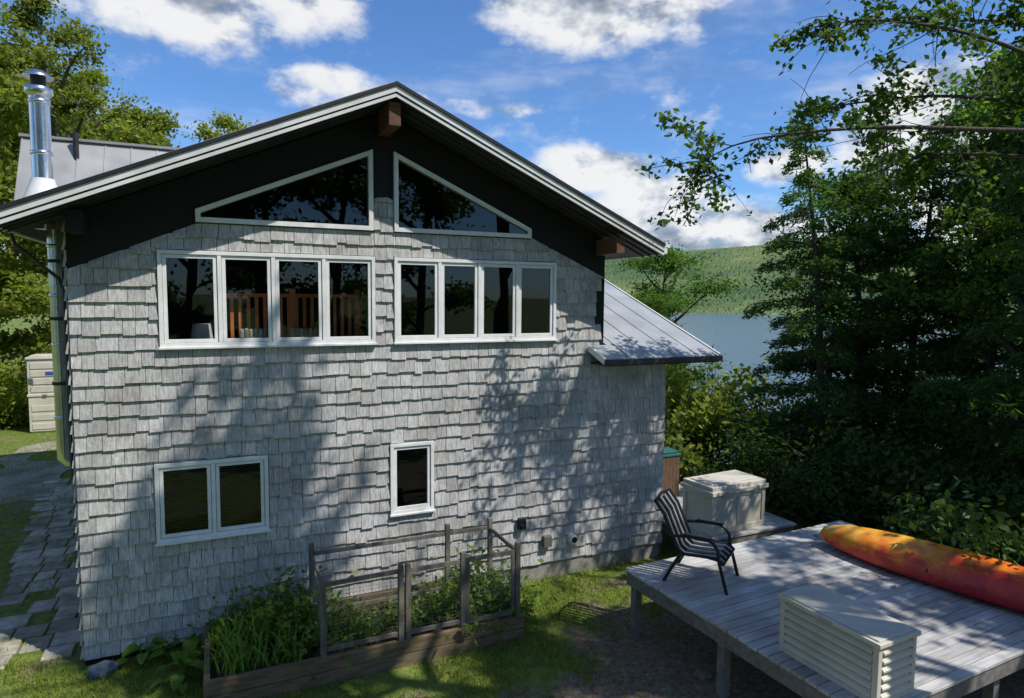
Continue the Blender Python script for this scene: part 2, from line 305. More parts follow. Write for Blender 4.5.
def shingles(name,org,dx,nv,x0,x1,z0f,ztop,holes,expo=.203,seed=1,thick=.040):
    R=random.Random(seed); b=MB(); org=Vector(org);dx=Vector(dx);nv=Vector(nv)
    z=-.02; row=0
    while z<8:
        x=x0-R.uniform(0,.12)
        while x<x1:
            w_=R.choice([.13,.15,.17,.19,.22])*R.uniform(.92,1.08); a=max(x,x0)+.003; c=min(x+w_,x1)-.003; x+=w_
            if c-a<.02: continue
            st=R.choice([0,0,.010,.020,.030])+R.uniform(-.004,.004); zb=z-st; zt=z+expo+.05
            zz0=z0f((a+c)/2)
            if zt<zz0+.05: continue
            zb=max(zb,zz0-R.uniform(0,.02))
            za,zc=min(zt,ztop(a)),min(zt,ztop(c))
            if min(za,zc)<zb+.01: continue
            pieces=[(a,c,zb,zt)]
            for hx0,hx1,hz0,hz1 in holes:
                np_=[]
                for (pa,pc,pb,pt_) in pieces:
                    if pc<=hx0 or pa>=hx1 or pt_<=hz0 or pb>=hz1: np_.append((pa,pc,pb,pt_)); continue
                    if pa<hx0: np_.append((pa,hx0,pb,pt_))
                    if pc>hx1: np_.append((hx1,pc,pb,pt_))
                    pa2,pc2=max(pa,hx0),min(pc,hx1)
                    if pb<hz0: np_.append((pa2,pc2,pb,hz0))
                    if pt_>hz1: np_.append((pa2,pc2,hz1,pt_))
                pieces=np_
            k=R.uniform(-.004,.006); cup=R.uniform(-.005,.005)
            for (pa,pc,pb,pt_) in pieces:
                if pc-pa<.012 or pt_-pb<.012: continue
                ob=.008+thick*(1-(pb-(z-.03))/(expo+.08))+k; ot=.006+thick*.35*(1-(pt_-z)/(expo+.06)); ot=max(ot,.004)
                sk=R.uniform(-.005,.005); t0=min(pt_,ztop(pa)); t1=min(pt_,ztop(pc))
                if min(t0,t1)<pb+.008: continue
                v=[(pa,0,pb),(pc,0,pb+sk),(pc,ob+cup,pb+sk),(pa,ob,pb),(pa,0,t0),(pc,0,t1),(pc,ot,t1),(pa,ot,t0)]
                vs=[org+dx*q[0]+nv*q[1]+Vector((0,0,q[2])) for q in v]
                b.add(vs,[(0,1,2,3),(4,7,6,5),(3,2,6,7),(0,3,7,4),(1,5,6,2),(0,4,5,1)])
        z+=expo; row+=1
    o=b.obj(name,mShingle); par(o,house); return o
holes=[(x0-.01,x1+.01,z0-.01,z1+.01) for x0,x1,z0,z1 in wins]+[(-.2,2.07,5.43,8),(2.35,4.54,5.43,8)]
bot=lambda x:(.0 if x<3.8 else .17)
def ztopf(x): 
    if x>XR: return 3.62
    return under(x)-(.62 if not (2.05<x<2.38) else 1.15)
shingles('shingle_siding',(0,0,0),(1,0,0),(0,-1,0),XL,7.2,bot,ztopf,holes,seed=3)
b=MB(); b.box(XL,XL+.16,.17,YB-.5,-.1,under(XL)-.02); b.box(XR-.16,XR,.17,YB-.5,-.1,under(XR)-.02)
b.prism([(XL,-.1),(XR,-.1),(XR,under(XR)-.02),(XC,under(XC)-.02),(XL,under(XL)-.02)],YB-.49,YB-.35); par(b.obj('side_wall',mIntWall),house)
shingles('left_siding',(XL-.002,0,0),(0,1,0),(-1,0,0),0,YB-.4,lambda x:0,lambda x:under(XL)-.05,[],seed=5)
shingles('right_siding',(XR+.002,0,0),(0,1,0),(1,0,0),4.6,YB-.4,lambda x:0,lambda x:under(XR)-.05,[],seed=6)
# wing
b=MB(); b.box(XR+.01,7.2,.002,.16,-.1,3.6); b.box(7.04,7.2,.165,7,-.1,3.6); b.box(XR+.01,7.2,7.01,7.15,-.1,3.6); par(b.obj('wing_wall',mIntWall),house)
shingles('wing_siding',(7.202,0,0),(0,1,0),(1,0,0),0,7,lambda x:.17,lambda x:3.6,[],seed=8)
b=MB(); b.box(3.7,7.17,-.012,.0,-.3,.22); b.box(7.2,7.21,0,7,-.8,.25); b.box(7.0,7.2,.2,7,-1.2,-.1); par(b.obj('foundation',mConcrete),house)
WM_=.365; wx0,wx1=5.62,7.96; wy0=-.55; wz=3.49
b=MB()
def wr(x,y,dz=0): return (x,y,wz+WM_*(y-wy0)+dz)
yr=4.55; fq=[(0,3,2,1),(4,5,6,7),(0,1,5,4),(1,2,6,5),(2,3,7,6),(3,0,4,7)]
for (a0,a1,ya,yb) in [(wx0,XR-.0,wy0,-.045),(XR+.03,wx1,wy0,yr)]:
    b.add([wr(a0,ya),wr(a1,ya),wr(a1,yb),wr(a0,yb),wr(a0,ya,.07),wr(a1,ya,.07),wr(a1,yb,.07),wr(a0,yb,.07)],fq,0)
b.add([wr(XR,wy0),wr(XR+.03,wy0),wr(XR+.03,-.045),wr(XR,-.045),wr(XR,wy0,.068),wr(XR+.03,wy0,.068),wr(XR+.03,-.045,.068),wr(XR,-.045,.068)],fq,0)
zt=wz+WM_*(yr-wy0)
b.add([(XR+.03,yr,zt),(wx1,yr,zt),(wx1,yr+5,zt-2),(XR+.03,yr+5,zt-2),(XR+.03,yr,zt+.07),(wx1,yr,zt+.07),(wx1,yr+5,zt-1.93),(XR+.03,yr+5,zt-1.93)],fq,0)
x=wx0+.02
while x<wx1:
    ye=-.05 if x<XR+.03 else yr
    b.beam(wr(x,wy0-.01,.074),wr(x,ye,.074),.012,.014,0); x+=.46
b.beam(wr(wx1-.01,wy0,.04),wr(wx1-.01,yr,.04),.03,.10,1)
b.beam(wr(wx0-.012,wy0,.03),wr(wx0-.012,-.045,.03),.03,.10,1)
b.box(wx0-.02,wx1+.02,wy0-.035,wy0-.005,wz-.03,wz+.06,2)
rf=b.obj('wing_roof',[mRoof,mWhite,mDarkMetal]); par(rf,house)
b=MB(); b.box(wx0+.02,wx1-.03,wy0+.0,-.05,wz-.05,wz-.02); b.box(7.22,wx1-.03,.0,yr,wz-.05,wz-.02); par(b.obj('wing_soffit',mSoffit),house)
b=MB(); b.add([(7.15,0,3.6),(7.15,7,3.6),(7.15,yr,zt-.02),(7.19,0,3.6),(7.19,7,3.6),(7.19,yr,zt-.02)],[(0,1,2),(3,5,4),(0,3,4,1),(1,4,5,2),(2,5,3,0)]); par(b.obj('wing_gable',mShingle),house)
# main roof slabs
b=MB()
for s in (-1,1):
    xe=XC+s*EH; ze=PK-SL*EH
    vs=[(XC,YF,PK-TH),(xe,YF,ze-TH),(xe,YB,ze-TH),(XC,YB,PK-TH),(XC,YF,PK-.0),(xe,YF,ze),(xe,YB,ze),(XC,YB,PK)]
    fq2=[(0,1,2,3),(4,7,6,5),(0,4,5,1),(1,5,6,2),(2,6,7,3),(3,7,4,0)]
    b.add(vs,fq2,1)
    vs=[(XC,YF-.03,PK+.004),(xe+s*.04,YF-.03,ze-.014),(xe+s*.04,YB,ze-.014),(XC,YB,PK+.004),(XC,YF-.03,PK+.03),(xe+s*.04,YF-.03,ze+.012),(xe+s*.04,YB,ze+.012),(XC,YB,PK+.03)]
    b.add(vs,fq2,0)
    y=YF
    while y<YB:
        b.beam((XC+s*.02,y,PK+.04),(xe+s*.02,y,ze+.028),.03,.03,0); y+=.41
par(b.obj('roof',[mRoof,mSoffit]),house)
b=MB()
for s in (-1,1):
    xe=XC+s*(EH+.03); ze=PK-SL*(EH+.03)
    def rk(y0,y1,o0,o1,mi,b=b,xe=xe,ze=ze):
        vs=[]
        for y in (y0,y1): vs+=[(XC,y,PK+o0),(xe,y,ze+o0),(xe,y,ze+o1),(XC,y,PK+o1)]
        b.add(vs,[(0,1,2,3),(7,6,5,4),(0,4,5,1),(1,5,6,2),(2,6,7,3),(3,7,4,0)],mi)
    rk(YF-.065,YF-.032,.0,.045,1)
    rk(YF-.045,YF-.003,-.078,-.004,0)
    rk(YF-.026,YF-.003,-.094,-.082,1)
    rk(YF-.030,YF-.003,-.142,-.098,0)
    for k in range(3):
        y=YF+.10+k*.2; rk(y,y+.05,-TH-.022,-TH-.002,2)
par(b.obj('rake_fascia',[mFascia,mDarkMetal,mSoffit],recalc=True),house)
for s in (-1,1):
    b=MB()
    xe=XC+s*(EH+.0); ze=PK-SL*EH
    gx=xe+s*.085
    b.box(min(gx-.05,gx+.05),max(gx-.05,gx+.05),YF+.02,YB-.2,ze-.13,ze-.04,0)
    x0,x1=(xe-.034,xe-.004) if s<0 else (xe+.004,xe+.034)
    b.box(x0,x1,YF+.0,YB,ze-.15,ze-.02,0)
    par(b.obj('gutter',mFascia,bevel=.01),house)
b=MB(); b.box(XC-.08,XC+.08,-.66,-.002,6.76,7.07); par(b.obj('ridge_beam',mBeam,bevel=.008),house)
b=MB(); b.box(5.71,5.86,-.66,-.04,5.22,5.47); par(b.obj('roof_beam',mBeam,bevel=.008),house)
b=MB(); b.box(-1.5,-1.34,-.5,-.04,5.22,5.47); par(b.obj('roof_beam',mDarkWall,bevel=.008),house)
def window(x0,x1,z0,z1,n,name='window'):
    b=MB(); t=.05
    yo,yi=-.065,.08
    b.box(x0,x1,yo,yi,z0,z0+t); b.box(x0,x1,yo,yi,z1-t,z1); b.box(x0,x0+t,yo,yi,z0+t,z1-t); b.box(x1-t,x1,yo,yi,z0+t,z1-t)
    b.box(x0-.015,x1+.015,yo-.03,yo+.03,z0-.025,z0+.004)
    wdt=(x1-x0-2*t)/n
    for i in range(1,n):
        xm=x0+t+wdt*i; b.box(xm-.025,xm+.025,yo+.004,yi-.004,z0+t,z1-t)
    f=b.obj(name,mWhite,bevel=.004); par(f,house)
    b=MB(); g=MB()
    for i in range(n):
        a=x0+t+wdt*i+(0 if i==0 else .025); c=x0+t+wdt*(i+1)-(0 if i==n-1 else .025); s=.045
        a+=.004;c-=.004; q0=z0+t+.004;q1=z1-t-.004; y0,y1=-.045,.0
        b.box(a,c,y0,y1,q0,q0+s); b.box(a,c,y0,y1,q1-s,q1); b.box(a,a+s,y0,y1,q0+s,q1-s); b.box(c-s,c,y0,y1,q0+s,q1-s)
        ty=random.uniform(-.003,.003); g.add([(a+s*.5,-.022+ty,q0+s*.5),(c-s*.5,-.022-ty,q0+s*.5),(c-s*.5,-.022,q1-s*.5),(a+s*.5,-.022,q1-s*.5)],[(0,1,2,3)])
    par(b.obj('sash',mWhite,bevel=.004),f); par(g.obj('glass',mGlass),f); return f
window(*wins[0],4);window(*wins[1],4);window(*wins[2],2);window(*wins[3],1)
for tp in traps:
    b=MB(); n=4; t=.06
    P=[Vector((q[0],0,q[1])) for q in tp]
    ins=[]
    for i in range(n):
        a=P[i-1];c=P[i];d=P[(i+1)%n]; e1=(c-a).normalized();e2=(d-c).normalized()
        n1=Vector((-e1.z,0,e1.x));n2=Vector((-e2.z,0,e2.x)); bs=(n1+n2); bs/=max(.15,(1+n1.dot(n2)))
        ins.append(c+bs*t)
    vs=[]
    for y in (-.065,.06): vs+=[(q.x,y,q.z) for q in P]+[(q.x,y,q.z) for q in ins]
    fs_=[]
    for i in range(n):
        j=(i+1)%n
        fs_+=[(i,j,4+j,4+i),(8+j,8+i,12+i,12+j),(i,8+i,8+j,j),(4+i,4+j,12+j,12+i)]
    b.add(vs,fs_)
    f=b.obj('gable_window',mWhite); par(f,house)
    g=MB(); g.add([(q.x,-.01,q.z) for q in ins],[(0,1,2,3)]); par(g.obj('glass',mGlass),f)
# interior
b=MB(); b.box(XL+.17,XR-.17,.17,YB-.5,2.95,3.05); par(b.obj('interior_floor',mIntFloor),house)
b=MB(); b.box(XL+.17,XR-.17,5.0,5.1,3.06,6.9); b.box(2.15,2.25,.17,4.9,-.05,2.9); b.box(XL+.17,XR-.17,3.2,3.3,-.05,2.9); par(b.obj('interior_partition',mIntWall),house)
b=MB(); b.box(XL+.17,XR-.17,.17,3.2,-.08,-.02); par(b.obj('lower_floor',mIntFloor),house)
b=MB(); ry=.36
b.box(.06,1.9,ry-.03,ry+.03,4.50,4.55); b.box(.06,1.9,ry-.02,ry+.02,3.86,3.91)
x=.11
while x<1.88: b.box(x-.022,x+.022,ry-.018,ry+.018,3.91,4.50); x+=.105
for x in (1.0,1.9): b.box(x-.04,x+.04,ry-.04,ry+.04,3.05,4.62)
b.box(.06,1.9,ry-.04,ry+.04,3.06,3.8); par(b.obj('interior_railing',mOrange),house)
b=MB(); b.box(.12,2.0,.17,.31,3.06,3.93); par(b.obj('window_bench',mIntFloor),house)
for x in (.30,.95):
    b=MB()
    for k in range(6): b.box(x+k*.06,x+.056+k*.06,.18,.30,3.935,4.07+.01*(k%2),k%2)
    cu=b.obj('striped_cushion',[mCream,mCreamD],bevel=.02); lab(cu,'white and tan striped cushion on the window bench','cushion','striped cushions behind the upper window')
for wq in (wins[2],wins[3]):
    b=MB(); z=wq[2]+.1
    while z<wq[3]-.08: b.beam((wq[0]+.08,.1,z),(wq[1]-.08,.1,z),.03,.003,0,up=(0,.5,1)); z+=.032
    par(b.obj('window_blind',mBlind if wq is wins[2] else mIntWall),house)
b=MB(); b.tube([(-.16,.35,3.05),(-.16,.35,3.1),(-.16,.35,3.12),(-.16,.35,3.85)],[.12,.11,.02,.015],12); lb=b.obj('floor_lamp',mBlack)
b=MB(); b.tube([(-.16,.35,3.85),(-.16,.35,4.14)],[.15,.11],20); par(b.obj('lamp_shade',mWhite),lb); lab(lb,'white shaded lamp standing behind the upper window','lamp')
b=MB(); b.box(4.34,4.46,-.12,-.03,.82,1.0); b.box(4.36,4.44,-.14,-.12,.84,.9); par(b.obj('outlet_box',mBlack,bevel=.006),house)
b=MB(); b.tube([(5.34,-.14,.52),(5.34,-.03,.52)],.075,20); b.tube([(5.34,-.15,.52),(5.34,-.14,.52)],.05,20,1); par(b.obj('round_vent',[mWhite,mBlack]),house)
b=MB(); b.box(4.79,4.93,-.12,-.03,.46,.64); par(b.obj('wall_vent',mCreamS,bevel=.005),house)
# cross roof behind
b=MB(); x0,x1=-3.25,1.6
vs=[(x0,5.2,5.9),(x1,5.2,5.9),(x1,6.1,7.42),(x0,6.1,7.42),(x0,5.2,5.98),(x1,5.2,5.98),(x1,6.1,7.5),(x0,6.1,7.5)]
b.add(vs,fq); b.add([(x0,6.11,7.42),(x1,6.11,7.42),(x1,10,6.2),(x0,10,6.2),(x0,6.11,7.5),(x1,6.11,7.5),(x1,10,6.28),(x0,10,6.28)],fq)
x=x0+.02
while x<x1: b.beam((x,5.2,5.99),(x,6.1,7.51),.02,.025); x+=.45
b.box(x0-.03,x1,6.03,6.17,7.49,7.54)
par(b.obj('rear_roof',mRoofL),house)
b=MB(); b.box(-1.7,1.5,5.6,9.9,5.0,5.95); par(b.obj('rear_wall',mIntWall),house)
b=MB(); b.tube([(-2.35,5.9,7.0),(-2.35,5.9,7.62)],.05,12); par(b.obj('vent_pipe',mDarkMetal),house)
# stainless chimney
cx,cy=-1.84,.33
b=MB(); b.tube([(cx,cy,5.3),(cx,cy,6.86)],.105,24)
for z in (5.6,6.2,6.8): b.tube([(cx,cy,z-.025),(cx,cy,z-.02),(cx,cy,z+.02),(cx,cy,z+.025)],[.105,.114,.114,.105],24)
ch=b.obj('chimney_pipe',mSteel); par(ch,house)
b=MB(); b.tube([(cx+.08,cy,2.6),(cx+.08,cy,5.3)],.07,24)
for z in (3.0,3.9,4.5,5.1): b.tube([(cx+.08,cy,z-.025),(cx+.08,cy,z-.02),(cx+.08,cy,z+.02),(cx+.08,cy,z+.025)],[.07,.078,.078,.07],24)
par(b.obj('lower_flue',mSteel),ch)
b=MB(); b.tube([(cx,cy,5.50),(cx,cy,5.86),(cx,cy,5.90)],[.26,.13,.12],24); par(b.obj('chimney_flashing',mFascia),ch)
b=MB(); b.tube([(cx,cy,6.86),(cx,cy,6.9),(cx,cy,6.96),(cx,cy,6.98)],[.11,.145,.145,.11],24); b.tube([(cx,cy,6.98),(cx,cy,7.08)],.08,16,1); b.tube([(cx,cy,7.08),(cx,cy,7.1),(cx,cy,7.17)],[.155,.155,.05],24); par(b.obj('chimney_cap',[mSteel,mDarkMetal]),ch)
b=MB(); b.tube([(cx+.08,cy,2.62),(cx+.08,cy,2.48),(cx+.12,cy,2.42),(XL,cy,2.42)],[.07,.07,.06,.06],20); par(b.obj('chimney_tee',mSteel),ch)
for z in (3.4,4.2,4.9):
    b=MB(); b.tube([(cx+.08,cy,z),(cx+.08,cy,z+.04)],.086,24); b.box(cx+.10,XL,cy-.086,cy-.066,z,z+.04); b.box(cx+.10,XL,cy+.066,cy+.086,z,z+.04)
    par(b.obj('wall_bracket',mDarkMetal),ch)
b=MB(); b.tube([(XC-EH-.05,.1,5.25),(XC-EH-.02,.1,5.1),(XL-.10,.1,4.7),(XL-.06,.1,4.55),(XL-.06,.1,2.4)],.02,10); par(b.obj('downspout',mDarkMetal),house)
b=MB(); b.tube([(XL-.05,.02,5.0),(XL-.05,.02,2.3),(XL-.1,.05,2.2)],.012,8); par(b.obj('service_cable',mBlack),house)
# ------------------------------------------------------------------ RAISED BED + FENCE
bx0,bx1,by0,by1=-.22,3.72,-1.62,-.12
bed=empty('raised_garden_bed',(1.7,-1,-.1)); lab(bed,'long raised garden bed of mossy brown timbers beside the wall','garden bed')
b=MB()
for z0,z1 in ((-.14,.06),(.066,.24)):
    b.box(bx0,bx1,by0,by0+.07,z0,z1); b.box(bx0,bx1,by1-.07,by1,z0,z1); b.box(bx0+.003,bx0+.07,by0+.073,by1-.073,z0,z1); b.box(bx1-.07,bx1-.003,by0+.073,by1-.073,z0,z1)
par(b.obj('bed_timber',mBedWood,bevel=.008),bed)
gx=np.linspace(bx0+.072,bx1-.072,40);gy=np.linspace(by0+.072,by1-.072,16); b=MB()
b.add([(x,y,.16+random.uniform(-.03,.03)) for y in gy for x in gx],[(j*40+i,j*40+i+1,(j+1)*40+i+1,(j+1)*40+i) for j in range(15) for i in range(39)]); par(b.obj('bed_soil',mSoil,recalc=False),bed)
fx0,fx1,fy0,fy1=1.08,3.62,-1.585,-.62; zt_=1.22
fen=empty('garden_fence',(2.4,-1.1,.2)); lab(fen,'weathered wooden fence frame with wire mesh around vegetable bed','fence')
posts=[(fx0,fy0),(2.02,fy0),(2.11,fy0),(2.84,fy0),(fx1,fy0),(fx0,fy1),(fx1,fy1),(2.96,fy1)]
for px,py in posts:
    b=MB(); h=zt_+random.uniform(-.02,.06) if py==fy0 else zt_+.06
    b.box(px-.034,px+.034,py-.03,py+.03,.17,h); par(b.obj('fence_post',mFence,bevel=.006),fen)
def rail(a,c,h=.055,wd=.03,name='fence_rail'):
    b=MB(); b.beam(a,c,wd,h); par(b.obj(name,mFence,bevel=.004),fen)
for z in (.32,1.12):
    rail((fx0+.038,fy0,z),(1.982,fy0,z+.01)); rail((2.148,fy0,z),(2.802,fy0,z)); rail((fx0,fy0+.035,z),(fx0,fy1-.035,z)); rail((fx1,fy0+.035,z),(fx1,fy1-.035,z)); rail((fx0+.038,fy1,z+.02),(fx1-.038,fy1,z+.02))
b=MB(); gx0,gx1=2.88,3.58
b.box(gx0,gx0+.05,fy0-.015,fy0+.015,.27,1.16); b.box(gx1-.05,gx1,fy0-.015,fy0+.015,.27,1.16); b.box(gx0+.05,gx1-.05,fy0-.014,fy0+.014,.27,.33); b.box(gx0+.05,gx1-.05,fy0-.014,fy0+.014,1.10,1.16)
par(b.obj('gate',mFence,bevel=.003),fen)
b=MB(); r=.0008
def wires(a,c,z0,z1,sp=.045):
    a=Vector(a);c=Vector(c);L_=(c-a).length;d=(c-a)/L_;k=0
    while k*sp<L_:
        p_=a+d*k*sp; b.beam((p_.x,p_.y,z0),(p_.x,p_.y,z1),r*2,r*2); k+=1
    z=z0
    while z<z1: b.beam((a.x,a.y,z),(c.x,c.y,z),r*2,r*2); z+=sp
wires((fx0,fy0,0),(fx1,fy0,0),.34,1.1);wires((fx0,fy0,0),(fx0,fy1,0),.34,1.1);wires((fx1,fy0,0),(fx1,fy1,0),.34,1.1);wires((fx0,fy1,0),(fx1,fy1,0),.34,1.1)
par(b.obj('wire_mesh',mWire,recalc=False),fen)
# ------------------------------------------------------------------ DECK
DT=Matrix.Translation((5.08,-1.97,0))@Matrix.Rotation(math.radians(2.5),4,'Z')
deck=empty('deck',(5.08,-1.97,-.1)); lab(deck,'grey weathered wooden deck on posts above the yard','deck')
DX,DY=4.5,3.62
b=MB(); y=0
while y<DY-.02:
    yy=min(y+.136,DY); b.box(random.uniform(-.008,.006),DX+random.uniform(-.01,.01),-yy,-y,.762,.80,0,None); y+=.146
o=b.obj('deck_boards',mDeck,T=DT); o.modifiers.new('b','BEVEL').width=.005; par(o,deck)
b=MB(); b.box(.02,.06,-DY+.02,-.02,.58,.757); b.box(.062,DX-.02,-.06,-.02,.58,.757); b.box(.062,DX-.02,-DY+.02,-DY+.06,.58,.757); b.box(DX-.06,DX-.02,-DY+.062,-.062,.58,.757)
x=.45
while x<DX-.1: b.box(x,x+.04,-DY+.062,-.062,.6,.757); x+=.42
par(b.obj('deck_joist',mDeckF,T=DT,bevel=.004),deck)
for px,py in ((.12,-.12),(.12,-1.75),(.12,-3.45),(2.3,-.12),(2.3,-1.75),(2.3,-3.45),(4.35,-.12),(4.35,-1.75),(4.35,-3.45)):
    b=MB(); b.box(px-.055,px+.055,py-.055,py+.055,-.35,.575); par(b.obj('deck_post',mDeckF,T=DT,bevel=.005),deck)
pl=MB(); y=-.95
while y<1.9: pl.box(7.35,9.5,y,y+.135,.44,.48); y+=.143
pf=pl.obj('deck_boards',mDeck); pe=empty('wooden_walkway',(8.5,.4,-.1)); lab(pe,'low grey wooden walkway beside the house','walkway'); par(pf,pe)
b=MB(); b.box(7.4,7.44,-.93,1.88,.24,.435); b.box(9.4,9.44,-.93,1.88,.24,.435); b.box(7.45,9.39,-.93,-.89,.24,.435)
for px in (7.5,9.3):
    for py in (-.8,.5,1.7): b.box(px-.05,px+.05,py-.05,py+.05,-.5,.3)
par(b.obj('walkway_frame',mDeckF),pe)
# ------------------------------------------------------------------ deck chair
def chair(T):
    root=empty('patio_chair'); root.matrix_basis=T
    W=.64; b=MB(); r=.022
    for s in (-1,1):
        y=s*W/2
        b.tube([(.56,y,0),(.50,y,.22),(.45,y,.40),(.44,y,.52),(.38,y,.60),(.30,y,.635),(.05,y,.625),(-.14,y,.60)],r,8)
        b.tube([(-.22,y*1.02,0),(-.13,y,.18),(-.03,y,.36),(.02,y,.405)],r,8)
        b.tube([(.50,y*.93,.35),(.43,y*.93,.41),(.2,y*.93,.40),(.02,y*.93,.385),(-.06,y*.93,.43),(-.14,y*.93,.62),(-.25,y*.93,.86),(-.36,y*.93,1.0)],r,8)
        b.tube([(.33,y*.93,.40),(.45,y,.40)],r*.8,6)
        b.box(.02,.36,y-.033,y+.033,.640,.665)
    b.tube([(.50,-W/2*.93,.35),(.50,W/2*.93,.35)],r,8); b.tube([(-.36,-W/2*.93,1.0),(-.38,0,1.03),(-.36,W/2*.93,1.0)],r,8)
    b.tube([(-.10,-W/2,.24),(-.10,W/2,.24)],r*.8,8); b.tube([(0.0,-W/2*.93,.385),(0.0,W/2*.93,.385)],r*.8,8)
    f=b.obj('chair_frame',mBlack); f.parent=root
    ss=MB(); bb=MB()
    for k in range(8):
        y=-W/2*.80+k*(W*.80)/7; mi=k%2
        pts=[(.505,.372),(.43,.422),(.3,.408),(.15,.395),(.02,.392)]
        for (x0,z0),(x1,z1) in zip(pts,pts[1:]): ss.beam((x0,y,z0),(x1,y,z1),.045,.014,mi)
        pts=[(.02,.392),(-.045,.44),(-.13,.62),(-.235,.86),(-.35,1.005)]
        for (x0,z0),(x1,z1) in zip(pts,pts[1:]): bb.beam((x0,y,z0),(x1,y,z1),.045,.014,mi)
    o=ss.obj('seat',[mStrap,mBlack]); o.parent=root; o=bb.obj('backrest',[mStrap,mBlack]); o.parent=root
    return root
c=chair(Matrix.Translation((5.74,-2.50,.80))@Matrix.Rotation(math.radians(-55),4,'Z')@Matrix.Scale(1.04,4)); lab(c,'black metal strap patio chair standing on the wooden deck','chair')
# ------------------------------------------------------------------ louvred storage bench
def louvre_box(T,Lx,Ly,Hh):
    root=empty('deck_storage_box'); root.matrix_basis=T
    b=MB()
    for x in (0,Lx-.06):
        for y in (0,Ly-.06): b.box(x,x+.06,y,y+.06,0,Hh-.065)
    b.box(.04,Lx-.04,.04,Ly-.04,.03,Hh-.07,1)
    b.box(.061,Lx-.061,.004,.035,0,.05); b.box(.061,Lx-.061,Ly-.035,Ly-.004,0,.05); b.box(.004,.035,.061,Ly-.061,0,.05); b.box(Lx-.035,Lx-.004,.061,Ly-.061,0,.05)
    o=b.obj('body',[mCream,mCreamS],bevel=.006); o.parent=root
    b=MB(); nz_=6; hh=(Hh-.125)/nz_
    for k in range(nz_):
        z=.055+k*hh; zt=z+hh*.80
        for (a,c_,ax) in ((.062,Lx-.062,'x0'),(.062,Lx-.062,'x1'),(.062,Ly-.062,'y0'),(.062,Ly-.062,'y1')):
            pr=[(.004,z),(-.014,z+.012),(-.016,z+.03),(.012,zt-.012),(.026,zt),(.038,zt),(.038,z)]
            def mp(t,o_):
                if ax=='x0': return (t,o_[0],o_[1])
                if ax=='x1': return (t,Ly-o_[0],o_[1])
                if ax=='y0': return (o_[0],t,o_[1])
                return (Lx-o_[0],t,o_[1])
            vs=[mp(a,q) for q in pr]+[mp(c_,q) for q in pr]; n=len(pr)
            b.add(vs,[tuple(range(n)),tuple(range(2*n-1,n-1,-1))]+[(i,n+i,n+(i+1)%n,(i+1)%n) for i in range(n)])
    o=b.obj('louvre_panel',mCream); o.parent=root
    b=MB(); b.box(-.025,Lx+.025,-.025,Ly+.025,Hh-.06,Hh-.015); b.box(.01,Lx-.01,.01,Ly-.01,Hh-.016,Hh); o=b.obj('lid',mCream,bevel=.012); o.parent=root
    b=MB(); b.box(-.04,-.021,Ly/2-.07,Ly/2+.07,Hh-.05,Hh-.03); o=b.obj('handle',mCreamD,bevel=.003); o.parent=root
    return root
lb_=louvre_box(Matrix.Translation((5.42,-5.50,.80))@Matrix.Rotation(math.radians(2),4,'Z'),.56,1.1,.63); lab(lb_,'cream louvred plastic storage bench on the near edge of the deck','storage box')
root=empty('dock_box',(7.62,-.85,.48)); root.rotation_euler=(0,0,math.radians(4)); lab(root,'large cream deck box with panelled lid standing behind the deck','storage box')
b=MB(); b.box(0,1.3,0,.72,0,.1); b.box(.025,1.275,.025,.695,.1,.68,0); 
for x in (.0,.61,1.22): b.box(x,x+.08,.004,.03,.1,.68); b.box(x,x+.08,.69,.716,.1,.68)
for y in (.0,.64): b.box(.004,.03,y,y+.08,.1,.68); b.box(1.27,1.296,y,y+.08,.1,.68)
b.box(0,1.3,.002,.03,.62,.69); b.box(.002,.03,.03,.69,.62,.69)
o=b.obj('body',[mCream,mCreamD],bevel=.008); o.parent=root
b=MB(); b.box(-.035,1.335,-.035,.755,.69,.77,0); b.box(.0,1.3,.0,.72,.77,.84); b.box(.08,1.22,.1,.62,.84,.86); o=b.obj('lid',[mCream,mCreamD],bevel=.02); o.parent=root
for x in (.2,.95):
    b=MB(); b.box(x,x+.14,-.05,-.034,.66,.74); o=b.obj('latch',mCreamD,bevel=.004); o.parent=root
root=empty('waste_bin',(8.15,1.2,.48)); lab(root,'narrow brown wooden bin with teal lid beside the house','bin')
b=MB()
for k in range(5): b.box(k*.085,k*.085+.08,0,.025,0,.85); b.box(k*.085,k*.085+.08,.395,.42,0,.85); b.box(0,.025,.03+k*.073,.03+k*.073+.068,0,.85); b.box(.4,.425,.03+k*.073,.03+k*.073+.068,0,.85)
o=b.obj('body',mBrown); o.parent=root
b=MB(); b.box(-.02,.445,-.02,.44,.85,.90); b.box(.02,.405,.02,.40,.90,.95); o=b.obj('lid',mTeal,bevel=.012); o.parent=root
# ------------------------------------------------------------------ kayak (hull up)
m,nt,N,L=newmat('kayak_plastic'); out=N.new('ShaderNodeOutputMaterial'); p=N.new('ShaderNodeBsdfPrincipled'); L.new(p.outputs[0],out.inputs[0]); p.inputs['Roughness'].default_value=.4; p.inputs['Coat Weight'].default_value=.1
tc=N.new('ShaderNodeTexCoord'); sx=N.new('ShaderNodeSeparateXYZ'); L.new(tc.outputs['Object'],sx.inputs[0]); n=N.new('ShaderNodeTexNoise'); n.inputs['Scale'].default_value=4.5; n.inputs['Detail'].default_value=6; n.inputs['Roughness'].default_value=.7; L.new(tc.outputs['Object'],n.inputs['Vector'])
v=mth('ADD',mth('ADD',mth('MULTIPLY',sx.outputs[0],.20),mth('MULTIPLY',n.outputs[0],1.2)),mth('ADD',mth('MULTIPLY',sx.outputs[2],-1.3),.08))  # noise mottle paints dappled light over the yellow-to-red hull
